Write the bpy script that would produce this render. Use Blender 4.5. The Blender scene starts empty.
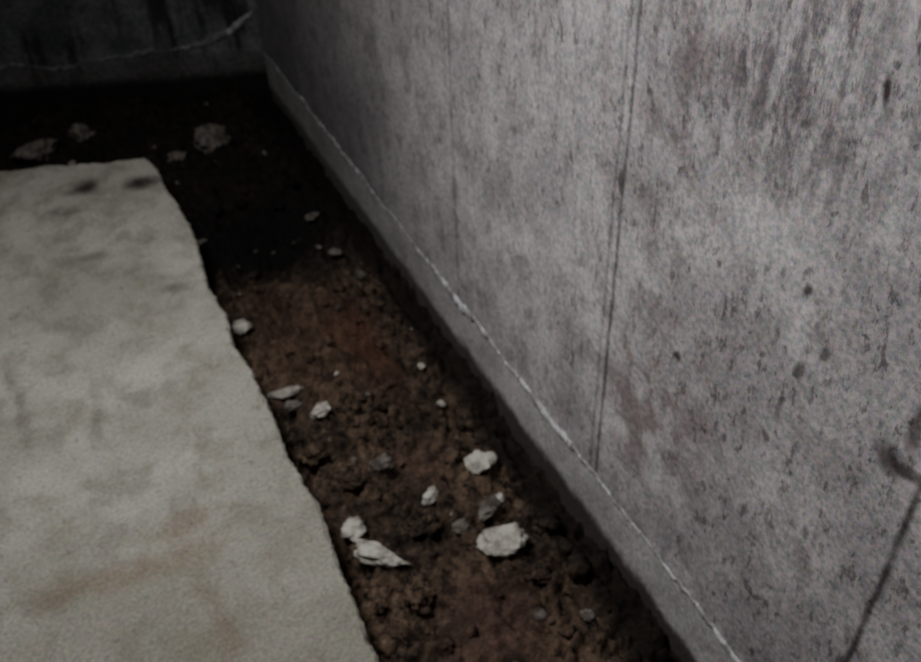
import bpy, bmesh, math, random
from mathutils import Vector, Matrix, noise
random.seed(7)
S = bpy.context.scene
COL = S.collection
H_WALL = 2.3
WX = 0.77            # right wall face
CY = 3.42            # corner
SL = 0.354           # back wall slope dY/d(-X)
XL, YF = -2.2, -1.0  # left wall / front wall
def backY(x): return CY + (WX - x) * SL

# ---------------------------------------------------------------- materials
class NT:
    def __init__(s, name):
        s.m = bpy.data.materials.new(name); s.m.use_nodes = True
        s.t = s.m.node_tree; s.t.nodes.clear()
        s.out = s.n('ShaderNodeOutputMaterial'); s.b = s.n('ShaderNodeBsdfPrincipled')
        s.l(s.b.outputs[0], s.out.inputs[0])
        s.co = s.n('ShaderNodeNewGeometry').outputs['Position']
    def n(s, t, **k):
        x = s.t.nodes.new(t)
        for a, b in k.items(): setattr(x, a, b)
        return x
    def l(s, a, b): s.t.links.new(a, b)
    def put(s, sock, v):
        if hasattr(v, 'links'): s.l(v, sock)
        else: sock.default_value = v
    def math(s, op, a, b=0.0, clamp=False):
        x = s.n('ShaderNodeMath', operation=op, use_clamp=clamp)
        s.put(x.inputs[0], a); s.put(x.inputs[1], b); return x.outputs[0]
    def noise(s, scale, detail=4, rough=0.55, vec=None, dist=0.0, out=0):
        x = s.n('ShaderNodeTexNoise'); x.inputs['Scale'].default_value = scale
        x.inputs['Detail'].default_value = detail; x.inputs['Roughness'].default_value = rough
        x.inputs['Distortion'].default_value = dist
        s.l(vec or s.co, x.inputs['Vector']); return x.outputs[out]
    def map(s, scale=(1, 1, 1), rot=(0, 0, 0), loc=(0, 0, 0), vec=None):
        x = s.n('ShaderNodeMapping'); x.inputs['Scale'].default_value = scale
        x.inputs['Rotation'].default_value = rot; x.inputs['Location'].default_value = loc
        s.l(vec or s.co, x.inputs['Vector']); return x.outputs[0]
    def rng(s, v, a, b, c=0.0, d=1.0):
        x = s.n('ShaderNodeMapRange', interpolation_type='SMOOTHSTEP'); s.put(x.inputs[0], v)
        for i, q in enumerate((a, b, c, d)): x.inputs[i + 1].default_value = q
        return x.outputs[0]
    def mix(s, f, a, b, mode='MIX'):
        x = s.n('ShaderNodeMix', data_type='RGBA', blend_type=mode)
        s.put(x.inputs[0], f)
        for i, v in ((6, a), (7, b)):
            if isinstance(v, tuple) and len(v) == 3: v = v + (1,)
            s.put(x.inputs[i], v)
        return x.outputs[2]
    def warp(s, amt, scale, detail=3):
        c0 = s.noise(scale, detail, .55, out=1)
        a = s.n('ShaderNodeVectorMath', operation='SUBTRACT'); s.l(c0, a.inputs[0]); a.inputs[1].default_value = (.5, .5, .5)
        b = s.n('ShaderNodeVectorMath', operation='SCALE'); s.l(a.outputs[0], b.inputs[0]); b.inputs['Scale'].default_value = amt
        c = s.n('ShaderNodeVectorMath', operation='ADD'); s.l(s.co, c.inputs[0]); s.l(b.outputs[0], c.inputs[1])
        return c.outputs[0]
    def blob(s, c, r, vec, soft=0.6):
        a = s.n('ShaderNodeVectorMath', operation='SUBTRACT'); s.l(vec, a.inputs[0]); a.inputs[1].default_value = c
        b = s.n('ShaderNodeVectorMath', operation='DIVIDE'); s.l(a.outputs[0], b.inputs[0]); b.inputs[1].default_value = r
        d = s.n('ShaderNodeVectorMath', operation='LENGTH'); s.l(b.outputs[0], d.inputs[0])
        return s.rng(d.outputs['Value'], 1 - soft, 1 + soft * .4, 1, 0)
    def speck(s, col, scale, amt, tint=.3):
        c = s.noise(scale, 2, .6, out=1)
        g = s.n('ShaderNodeSeparateColor'); s.l(c, g.inputs[0])
        v = s.rng(g.outputs[0], .28, .72, 1 - amt, 1 + amt)
        x = s.n('ShaderNodeVectorMath', operation='SCALE'); s.l(col, x.inputs[0]); s.l(v, x.inputs['Scale'])
        y = s.mix(tint, (.5, .5, .5), c)
        z = s.n('ShaderNodeVectorMath', operation='MULTIPLY'); s.l(x.outputs[0], z.inputs[0]); s.l(y, z.inputs[1])
        q = s.n('ShaderNodeVectorMath', operation='SCALE'); s.l(z.outputs[0], q.inputs[0]); q.inputs['Scale'].default_value = 2.0
        return q.outputs[0]
    def sep(s, vec=None):
        x = s.n('ShaderNodeSeparateXYZ'); s.l(vec or s.co, x.inputs[0]); return x.outputs
    def fin(s, col, rough=0.85, bump=None, bs=0.3, bd=0.01, spec=0.25):
        s.put(s.b.inputs['Base Color'], col if not (isinstance(col, tuple) and len(col) == 3) else col + (1,))
        s.put(s.b.inputs['Roughness'], rough)
        s.b.inputs['Specular IOR Level'].default_value = spec
        if bump is not None:
            x = s.n('ShaderNodeBump'); x.inputs['Strength'].default_value = bs; x.inputs['Distance'].default_value = bd
            s.l(bump, x.inputs['Height']); s.l(x.outputs[0], s.b.inputs['Normal'])
        return s.m

def mat_wall():
    t = NT('poured_concrete_wall')
    w = t.warp(.035, 16); w2 = t.warp(.10, 6)
    n11 = t.noise(12, 6, .7)
    big = t.noise(3.5, 5, .6)
    base = t.mix(t.rng(big, .35, .62), (.45, .425, .45), (.71, .685, .70))
    base = t.mix(t.math('MULTIPLY', t.rng(n11, .47, .66), .85), base, (.38, .35, .36))
    st = t.map((9, 30, 9), (0.16, 0, 0))
    stn = t.noise(1.0, 6, .75, st)
    base = t.mix(t.math('MULTIPLY', t.rng(stn, .50, .70), .45), base, (.22, .195, .205))
    # small soft dark flecks
    for sc, lo, k, rr in (((24, 62, 30), .565, .65, .30), ((50, 120, 55), .59, .5, .45)):
        fm = t.rng(t.noise(1.0, 3, .65, t.map(sc, (rr, 0, 0))), lo, lo + .10)
        reg = t.rng(big, .60, .40, .35, 1)
        base = t.mix(t.math('MULTIPLY', t.math('MULTIPLY', fm, reg), k), base, (.085, .07, .07))
    B = 9.0
    up = t.math('MULTIPLY', t.blob((WX, .80, 1.04), (B, .27, .25), w2, .9), t.rng(stn, .40, .58))
    base = t.mix(t.math('MULTIPLY', up, .75), base, (.13, .11, .12))
    up = t.math('MULTIPLY', t.blob((WX, 1.35, .95), (B, .22, .25), w2, .9), t.rng(stn, .42, .60))
    base = t.mix(t.math('MULTIPLY', up, .45), base, (.17, .155, .16))
    sd = t.math('MULTIPLY', t.blob((WX, .95, .85), (B, .10, .35), w2, .9), t.rng(n11, .40, .58))
    base = t.mix(t.math('MULTIPLY', sd, .55), base, (.18, .145, .14))
    rd = t.math('MULTIPLY', t.blob((WX, .92, .33), (B, .15, .22), w2, .9), t.rng(n11, .38, .58))
    base = t.mix(t.math('MULTIPLY', rd, .65), base, (.22, .155, .145))
    far = t.rng(t.sep(w2)[1], 1.3, 2.8)  # light falloff along the wall, painted as darker colour at the far end
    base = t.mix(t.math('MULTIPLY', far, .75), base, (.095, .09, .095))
    for (y, z, ry, rz, k) in ((.626, 1.043, .008, .026, .98), (.878, .481, .009, .013, .9), (.656, .765, .008, .012, .85),
                              (.635, .648, .011, .013, .7), (.605, .695, .009, .012, .7), (.650, .57, .005, .05, .5), (.668, .50, .008, .010, .7),
                              (.478, .635, .028, .026, .75), (.455, .64, .03, .012, .8), (.455, .70, .010, .05, .7), (1.069, .70, .008, .022, .8), (1.22, .669, .009, .013, .6),
                              (.74, .42, .007, .010, .6), (.55, .40, .006, .014, .6), (1.42, .62, .01, .014, .5), (.70, .62, .006, .010, .6), (.82, .70, .006, .012, .6)):
        base = t.mix(t.math('MULTIPLY', t.blob((WX, y, z), (B, ry, rz), w, .7), k), base, (.06, .045, .045))
    sp = t.sep(t.warp(.010, 9, 2))
    brk = t.rng(n11, .35, .6, .6, 1)
    hgt = t.noise(40, 4, .6)
    for y, k, wd in ((.425, .9, .005), (1.060, .75, .0045), (1.083, .45, .004), (1.71, .45, .005), (2.36, .3, .004), (3.0, .3, .004), (-.22, .6, .004)):
        d = t.math('ABSOLUTE', t.math('SUBTRACT', sp[1], y))
        m = t.rng(d, wd * .1, wd * 2.0, 1, 0)
        base = t.mix(t.math('MULTIPLY', t.math('MULTIPLY', m, brk), k), base, (.05, .042, .045))
    # strip that used to be below the floor slab
    zz = t.sep(t.warp(.02, 9))[2]
    low = t.rng(zz, -.006, .004, 1, 0)
    strip = t.mix(t.rng(t.noise(8, 5, .6), .35, .7), (.64, .63, .635), (.44, .425, .42))
    strip = t.mix(t.math('MULTIPLY', t.rng(t.math('ADD', zz, t.math('MULTIPLY', n11, .07)), -.115, -.075, 1, 0), .93), strip, (.05, .035, .03))
    strip = t.mix(t.math('MULTIPLY', far, .55), strip, (.16, .155, .155))  # same painted falloff on the strip
    base = t.mix(low, base, strip)
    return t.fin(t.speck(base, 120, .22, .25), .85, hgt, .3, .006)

def mat_back():
    t = NT('dark_concrete_wall')  # back wall concrete, darker and bluer than the right wall
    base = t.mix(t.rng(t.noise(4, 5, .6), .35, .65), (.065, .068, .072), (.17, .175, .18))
    st = t.map((9, 9, 1.6))
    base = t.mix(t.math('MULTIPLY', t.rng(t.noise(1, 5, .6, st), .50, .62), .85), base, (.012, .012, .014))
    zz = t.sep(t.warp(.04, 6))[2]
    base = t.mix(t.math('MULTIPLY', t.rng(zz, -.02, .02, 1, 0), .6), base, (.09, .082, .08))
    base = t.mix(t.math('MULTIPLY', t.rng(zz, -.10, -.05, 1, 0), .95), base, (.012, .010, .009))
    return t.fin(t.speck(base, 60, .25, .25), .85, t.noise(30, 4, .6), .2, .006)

def mat_slab():
    t = NT('worn_concrete_slab')
    w = t.warp(.10, 8, 4); B = 9.0
    mid = t.noise(9, 6, .65, dist=.4)
    base = t.mix(t.rng(t.noise(2.6, 5, .6), .35, .65), (.41, .40, .35), (.57, .56, .505))
    base = t.mix(t.math('MULTIPLY', t.rng(mid, .46, .66), .6), base, (.25, .24, .20))
    base = t.mix(t.math('MULTIPLY', t.rng(t.noise(5.5, 5, .65, t.map((1, 1, 1), loc=(4, 2, 0))), .50, .66), .5), base, (.28, .26, .20))
    near = t.rng(t.sep(w)[1], 1.9, .95)  # dimmer light on the near slab, put into the colour
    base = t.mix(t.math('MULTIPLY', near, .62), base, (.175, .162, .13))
    for (x, y, rx, ry, k, c) in ((.006, 2.735, .06, .04, .98, (.05, .045, .04)), (.165, 2.69, .06, .05, .98, (.045, .04, .035)),
                                 (-.056, 2.63, .05, .028, .9, (.08, .075, .07)), (.14, 2.11, .07, .03, .6, (.15, .14, .12)),
                                 (-.04, 2.35, .12, .03, .45, (.18, .17, .15)), (.20, 2.0, .03, .05, .4, (.2, .18, .16)),
                                 (-.121, 1.255, .17, .04, .5, (.22, .155, .10)), (-.02, 1.33, .10, .03, .5, (.2, .14, .095)), (-.27, 1.27, .06, .05, .45, (.18, .14, .10)),
                                 (-.02, 1.08, .03, .16, .5, (.2, .16, .12)), (-.28, 1.85, .02, .22, .5, (.17, .16, .14)),
                                 (-.12, 1.75, .014, .15, .5, (.17, .16, .14))):
        m = t.math('MULTIPLY', t.blob((x, y, 0), (rx, ry, B), w, .9), t.rng(mid, .33, .52, .35, 1))
        base = t.mix(t.math('MULTIPLY', m, k), base, c)
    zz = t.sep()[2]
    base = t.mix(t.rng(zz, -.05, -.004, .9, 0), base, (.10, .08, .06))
    base = t.mix(t.math('MULTIPLY', t.rng(t.noise(60, 4, .6), .61, .69), .55), base, (.16, .14, .12))
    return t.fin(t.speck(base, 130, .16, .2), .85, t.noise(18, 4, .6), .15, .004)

def mat_soil():
    t = NT('excavated_soil')
    fine = t.noise(34, 6, .75)
    base = t.mix(t.rng(t.noise(6, 5, .6), .38, .62), (.052, .036, .026), (.150, .102, .070))
    base = t.mix(t.rng(fine, .46, .62), base, (.011, .008, .007))
    base = t.mix(t.math('MULTIPLY', t.rng(fine, .45, .32), .65), base, (.24, .18, .13))
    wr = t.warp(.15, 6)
    for c, r, k, col in (((.40, 2.0, -.15), (.16, .4, 9), .5, (.10, .058, .040)), ((.54, 1.85, -.15), (.06, .25, 9), .55, (.13, .055, .036)),
                         ((.46, .93, -.15), (.13, .12, 9), .65, (.15, .088, .070)), ((.52, 1.36, -.15), (.08, .10, 9), .5, (.15, .09, .07))):
        base = t.mix(t.math('MULTIPLY', t.blob(c, r, wr, .9), k), base, col)
    base = t.mix(t.math('MULTIPLY', t.blob((.45, 2.50, -.2), (.30, .28, 9), wr, .7), .96), base, (.002, .002, .002))  # shade in the deep hollow, painted near black
    base = t.mix(t.math('MULTIPLY', t.rng(t.sep(wr)[1], 2.1, 2.5), .85), base, (.008, .007, .007))  # soil colour darkened with distance to imitate light falloff
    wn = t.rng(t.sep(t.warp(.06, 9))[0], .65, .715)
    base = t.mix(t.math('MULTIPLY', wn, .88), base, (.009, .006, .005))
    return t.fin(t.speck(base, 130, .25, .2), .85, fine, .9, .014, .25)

def mat_chunk(name, c1, c2):
    t = NT(name)
    base = t.mix(t.rng(t.noise(30, 5, .65), .38, .62), c1, c2)
    return t.fin(base, .95, t.noise(90, 4, .6), .6, .006)

def mat_plain(name, c1, c2):
    t = NT(name)
    return t.fin(t.mix(t.noise(5, 5, .6), c1, c2), .9, t.noise(30, 4), .2, .004)

M_wall, M_back, M_slab, M_soil = mat_wall(), mat_back(), mat_slab(), mat_soil()
M_ch = mat_chunk('broken_concrete', (.60, .575, .52), (.27, .25, .22))
M_chd = mat_chunk('dirty_concrete', (.21, .19, .17), (.07, .06, .052))
M_crust = mat_chunk('chalky_mortar', (.80, .80, .83), (.52, .52, .54))
M_crustd = mat_chunk('grimy_mortar', (.50, .49, .50), (.27, .26, .26))
M_crustb = mat_chunk('dark_mortar', (.22, .22, .23), (.10, .10, .105))  # darker grey mortar for the line on the back wall
M_other = mat_plain('dull_concrete', (.12, .12, .12), (.18, .18, .18))

def mkobj(name, verts, faces, mat, smooth=False):
    me = bpy.data.meshes.new(name); me.from_pydata(verts, [], faces); me.update()
    o = bpy.data.objects.new(name, me); COL.objects.link(o)
    for m in (mat if isinstance(mat, (list, tuple)) else [mat]): me.materials.append(m)
    if smooth:
        for p in me.polygons: p.use_smooth = True
    return o

# ---------------------------------------------------------------- walls / ceiling
def prism(name, pts, z0, z1, mat):
    n = len(pts)
    v = [(x, y, z0) for x, y in pts] + [(x, y, z1) for x, y in pts]
    f = [tuple(range(n))[::-1], tuple(range(n, 2 * n))] + [(i, (i + 1) % n, n + (i + 1) % n, n + i) for i in range(n)]
    o = mkobj(name, v, f, mat)
    bm = bmesh.new(); bm.from_mesh(o.data); bmesh.ops.recalc_face_normals(bm, faces=bm.faces); bm.to_mesh(o.data); bm.free()
    return o
yL = backY(XL)
prism('wall_right', [(WX, YF), (WX + .2, YF), (WX + .2, CY + .1), (WX, CY)], -.35, H_WALL, M_wall)
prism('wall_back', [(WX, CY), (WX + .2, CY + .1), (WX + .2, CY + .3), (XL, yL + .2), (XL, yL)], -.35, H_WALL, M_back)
prism('wall_left', [(XL, YF), (XL, yL + .2), (XL - .2, yL + .2), (XL - .2, YF)], -.35, H_WALL, M_other)
prism('wall_front', [(XL - .2, YF), (XL - .2, YF - .2), (WX + .2, YF - .2), (WX + .2, YF)], -.35, H_WALL, M_other)
prism('ceiling', [(XL - .2, YF - .2), (WX + .2, YF - .2), (WX + .2, CY + .3), (XL, yL + .2), (XL - .2, yL + .2)], H_WALL, H_WALL + .15, M_other)

# ---------------------------------------------------------------- slab (floor)
wig = [(-1, 0), (.6, 0), (.87, .0), (1.1, .006), (1.25, .02), (1.4, .004), (1.6, .014), (1.8, .002), (1.95, .008), (2.1, .0), (2.3, .025), (2.5, .02), (2.7, .004), (2.9, 0)]
def wv(y):
    for (a, p), (b, q) in zip(wig, wig[1:]):
        if a <= y <= b: return p + (q - p) * (y - a) / (b - a)
    return 0
def fr(x, y, sc, o=0):
    return noise.fractal(Vector((x * sc + o, y * sc, o * 1.7)), 1.0, 2.0, 5)
edge = []
y = YF + .002
while y < 2.80:
    edge.append((.217 + wv(y) + fr(0, y, 9) * .009 + fr(3, y, 60) * .004, y)); y += .005
x = .205
while x > XL + .002:
    yy = 2.823 + (.217 - x) * .345 + fr(x, 5, 8) * .016 + fr(x, 9, 45) * .004
    edge.append((x, yy)); x -= .007
edge.append((XL + .002, edge[-1][1]))
cx = [(XL + .002, YF + .002)]
ring = edge + cx
n = len(ring)
def inset(i, d):
    a = Vector(ring[(i - 3) % n]); b = Vector(ring[(i + 3) % n]); t = (b - a).normalized()
    nn = Vector((t.y, -t.x)); p = Vector(ring[i])
    if i < 3 or i > n - 4: return p
    return p - nn * d
V = []
for i in range(n):
    p = inset(i, .004 + .012 * abs(fr(i * .07, 0, 1))); V.append((p.x, p.y, 0))
for i in range(n): V.append((ring[i][0], ring[i][1], -.006 - .010 * abs(fr(i * .10, 4, 1))))
for i in range(n):
    d = fr(i * .06, 7, 1) * .012; p = inset(i, d); V.append((p.x, p.y, -.06))
for i in range(n):
    d = .01 + fr(i * .05, 2, 1) * .015; p = inset(i, d); V.append((p.x, p.y, -.22))
F = [tuple(range(n)), tuple(range(3 * n, 4 * n))[::-1]]
for k in range(3):
    for i in range(n):
        j = (i + 1) % n
        F.append((k * n + j, k * n + i, (k + 1) * n + i, (k + 1) * n + j))
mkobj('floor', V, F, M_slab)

# ---------------------------------------------------------------- soil in trench
def soil_z(x, y):
    z = -.158
    z += .026 * noise.fractal(Vector((x * 6, y * 6, 1)), 1, 2, 3)
    wx = .5 * noise.noise(Vector((x * 16, y * 16, 0))); wy = .5 * noise.noise(Vector((x * 16, y * 16, 9)))
    z += .034 * noise.fractal(Vector((x * 20 + wx, y * 20 + wy, 5)), .6, 2, 5)
    r = noise.voronoi(Vector((x * 17 + wx, y * 17 + wy, 2.2)))[0]
    z += .026 * min(1, max(0, (r[1] - r[0]) * 2.2)) * (.5 + noise.noise(Vector((x * 9, y * 9, 3))))
    z -= .035 * max(0, min(1, (x - .63) / .1))
    z -= .09 * math.exp(-((x - .45) ** 2 / .03 + (y - 2.55) ** 2 / .08))
    z += .018 * math.exp(-((x - .33) ** 2 / .01 + (y - 1.35) ** 2 / .3))
    return z
st = .006
nx = int((WX - XL) / st); ny = int((yL - YF) / st) + 2
idx = {}; SV = []; SF = []
for i in range(nx + 2):
    x = max(XL + .0005, min(XL + i * st, WX - .0005))
    by = backY(x)
    for j in range(ny + 1):
        yy = YF + .0005 + j * st
        if yy > by + st: break
        if x < .19 and yy < 2.77 + (.217 - x) * .345: continue
        yy = min(yy, by - .0005)
        idx[i, j] = len(SV); SV.append((x, yy, soil_z(x, yy)))
for (i, j) in list(idx):
    a, b, c, d = idx.get((i, j)), idx.get((i + 1, j)), idx.get((i + 1, j + 1)), idx.get((i, j + 1))
    if None not in (a, b, c, d): SF.append((a, b, c, d))
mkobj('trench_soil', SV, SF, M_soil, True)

# ---------------------------------------------------------------- rubble
def rock_bm(bm, c, size, flat=.5, seed=0, rot=0, sub=3, mi=0, asp=1.0, lump=.10):
    tmp = bmesh.new(); bmesh.ops.create_icosphere(tmp, subdivisions=sub, radius=1)
    R = random.Random(seed)
    planes = [(Vector((R.gauss(0, 1), R.gauss(0, 1), R.gauss(0, .8))).normalized(), R.uniform(.62, .9)) for _ in range(12)]
    for v in tmp.verts:
        p = v.co.copy()
        for nrm, d in planes:
            e = p.dot(nrm) - d
            if e > 0: p -= nrm * e
        p += v.co * lump * noise.fractal(v.co * 1.8 + Vector((seed * 3.1, 0, 0)), .8, 2, 5)
        v.co = p
    M = Matrix.Translation(c) @ Matrix.Rotation(rot, 4, 'Z') @ Matrix.Rotation(R.uniform(-.2, .2), 4, 'X') @ Matrix.Diagonal((size * .58, size * .58 * asp, size * .58 * flat, 1))
    vs = [bm.verts.new(M @ v.co) for v in tmp.verts]
    for f in tmp.faces:
        q = bm.faces.new([vs[v.index] for v in f.verts]); q.material_index = mi; q.smooth = True
    tmp.free()
def rock(name, x, y, size, mat, flat=.5, rot=0, asp=1, seed=0, lift=.3, lump=.22):
    bm = bmesh.new(); rock_bm(bm, Vector((0, 0, 0)), size, flat, seed, rot, 4, 0, asp, lump)
    me = bpy.data.meshes.new(name); bm.to_mesh(me); bm.free(); me.materials.append(mat)
    o = bpy.data.objects.new(name, me); COL.objects.link(o)
    zz = max(soil_z(x + dx * size * .3, y + dy * size * .3) for dx in (-1, 0, 1) for dy in (-1, 0, 1))
    o.location = (x, y, zz + size * .58 * flat * lift)
rocks = [(.629, 1.310, .068, M_ch, .3, .3, .8), (.566, 1.083, .115, M_ch, .3, -.2, .62), (.486, 1.268, .048, M_ch, .5, .5, .6),
         (.300, 1.262, .058, M_ch, .5, 1.0, .8), (.318, 1.165, .120, M_ch, .3, -.85, .38), (.349, 1.604, .052, M_ch, .4, .3, .7),
         (.304, 1.737, .085, M_ch, .3, -.1, .32), (.275, 2.044, .050, M_ch, .5, .9, .9), (.423, 1.389, .05, M_chd, .6, 0, .9),
         (.637, .8625, .028, M_chd, .5, 0, .8), (.624, 2.486, .045, M_chd, .5, 0, .8), (.637, 1.545, .020, M_ch, .5, 0, 1),
         (.642, 1.676, .020, M_ch, .5, 0, 1), (.449, 3.08, .12, M_chd, .7, .3, .9), (-.109, 3.29, .15, M_chd, .5, .2, .6),
         (.053, 3.37, .08, M_chd, .7, 0, .9), (.324, 3.06, .06, M_chd, .5, 0, .8), (.281, 2.574, .036, M_ch, .5, 0, .9),
         (.620, 2.273, .036, M_chd, .5, 0, .9), (.575, 1.165, .060, M_chd, .5, .4, .6), (.509, 1.165, .035, M_chd, .6, 0, .9),
         (.294, 1.652, .045, M_chd, .4, 0, .6), (.641, 2.097, .03, M_chd, .5, 0, 1), (.61, 1.19, .03, M_ch, .5, .4, .7),
         (.34, 1.38, .05, M_soil, .7, 0, 1), (.29, 1.48, .06, M_soil, .7, 0, .8), (.44, 1.20, .07, M_soil, .7, 0, .8), (.68, 1.10, .06, M_soil, .7, 0, .8),
         (.36, 1.05, .07, M_soil, .6, 1, .8), (.6, 1.0, .06, M_soil, .6, 2, .8), (.47, 3.14, .05, M_ch, .6, 0, .7)]
for k, r in enumerate(rocks):
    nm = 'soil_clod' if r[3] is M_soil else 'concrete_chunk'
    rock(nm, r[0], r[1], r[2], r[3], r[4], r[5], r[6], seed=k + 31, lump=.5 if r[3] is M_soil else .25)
bm = bmesh.new(); R = random.Random(3)
for k in range(560):
    if k < 440: x, yy = R.uniform(.235, .70), R.uniform(.4, 3.2)
    else:
        x = R.uniform(-.9, .7); yy = R.uniform(2.9 + (.217 - x) * .345, backY(x) - .05)
    s = .010 + .034 * R.random() ** 2.2
    q = R.random()
    if any((x - r[0]) ** 2 + (yy - r[1]) ** 2 < (r[2] * .62 + s * .5) ** 2 for r in rocks): continue
    mi = 0 if q < .02 else (1 if q < .12 else 2)
    if mi == 2: s *= 1.3
    else: s *= .7
    rock_bm(bm, Vector((x, yy, soil_z(x, yy) + s * .05)), s, R.uniform(.4, .8), k, R.uniform(0, 6), 2, mi, R.uniform(.5, 1), .6 if mi == 2 else .25)
me = bpy.data.meshes.new('rubble'); bm.to_mesh(me); bm.free()
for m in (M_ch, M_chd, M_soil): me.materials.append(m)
COL.objects.link(bpy.data.objects.new('rubble', me))

# ---------------------------------------------------------------- chalky slab line left on the walls
def crust(name, path, nrm, mats, wfun, brightfun, wob=1.0, step=.004):
    V = []; F = []; mi = []
    L = path[1]; N = int(L / step); prof = 7
    for i in range(N + 1):
        s = i * step; p = path[0](s); w = wfun(s); dz = (fr(s, 1, 6) * .015 + fr(s, 8, 40) * .007) * wob
        for k in range(prof):
            a = math.pi * k / (prof - 1)
            hh = .001 + w * .4 * (1 + .5 * fr(s * 30, k, 1))
            V.append(p + Vector((0, 0, dz + math.cos(a) * w * (1 + .5 * fr(s * 60, k * 2, 1)))) + nrm * (math.sin(a) * hh))
        if i:
            for k in range(prof - 1):
                F.append(((i - 1) * prof + k, (i - 1) * prof + k + 1, i * prof + k + 1, i * prof + k)); mi.append(0 if brightfun(s) else 1)
    o = mkobj(name, V, F, mats, True)
    for p, m in zip(o.data.polygons, mi): p.material_index = m
    return o
def wr(s):
    y = YF + s; w = .0035 + .004 * max(-.8, fr(s, 3, 14))
    for c, r, a in ((.62, .14, .005), (1.25, .18, .006), (1.72, .16, .009), (2.6, .3, .003), (.35, .1, .004)):
        w += a * math.exp(-((y - c) / r) ** 2) * (1 + 1.1 * fr(s, 6, 20))
    return max(.001, w)
def brr(s):
    y = YF + s
    return fr(s, 5, 18) + sum(.35 * math.exp(-((y - c) / r) ** 2) for c, r in ((.62, .14), (1.25, .18), (1.75, .15))) > .28
crust('trim_mortar_line_right', (lambda s: Vector((WX, YF + s, 0)), CY - YF - .02), Vector((-1, 0, 0)), [M_crust, M_crustd], wr, brr)
dv = Vector((-1, SL, 0)).normalized(); nb = Vector((-SL, -1, 0)).normalized()
def zb(s):
    return .14 * math.exp(-(s / .15) ** 1.5) + .012 + .012 * math.sin(s * 5)
crust('trim_mortar_line_back', (lambda s: Vector((WX, CY, zb(s))) + dv * s, 3.0), nb, [M_crustd, M_crustb],
      lambda s: .006 + .006 * fr(s, 3, 10) + .010 * math.exp(-((s - .13) / .1) ** 2), lambda s: fr(s, 2, 9) + .5 * math.exp(-((s - .10) / .10) ** 2) > .38, 1.5)

# ---------------------------------------------------------------- light
def area(name, loc, tgt, size, e, col):
    l = bpy.data.lights.new(name, 'AREA'); l.shape = 'DISK'; l.size = size; l.energy = e; l.color = col
    l.spread = math.radians(130)
    o = bpy.data.objects.new(name, l); COL.objects.link(o); o.location = loc
    o.rotation_euler = (Vector(tgt) - Vector(loc)).to_track_quat('-Z', 'Y').to_euler()
area('ceiling_light', (-.30, 1.15, 2.2), (.40, 1.25, .2), .6, 16, (1, .985, .965))
w = bpy.data.worlds.new('World'); S.world = w; w.use_nodes = True
w.node_tree.nodes['Background'].inputs[0].default_value = (.02, .02, .025, 1)

# ---------------------------------------------------------------- camera
cam = bpy.data.cameras.new('camera'); cam.sensor_width = 36; cam.lens = 948 / 921 * 36; cam.clip_start = .02
cam.dof.use_dof = True; cam.dof.focus_distance = .9; cam.dof.aperture_fstop = 6.5
co = bpy.data.objects.new('camera', cam); COL.objects.link(co)
r = Vector((.9008, -.4333, -.0287)).normalized(); b = Vector((-.3130, -.6938, .6488)).normalized()
u = b.cross(r).normalized(); r = u.cross(b)
Mx = Matrix((( r.x, u.x, b.x, 0), (r.y, u.y, b.y, 0), (r.z, u.z, b.z, 1.5), (0, 0, 0, 1)))
co.matrix_world = Mx
S.camera = co
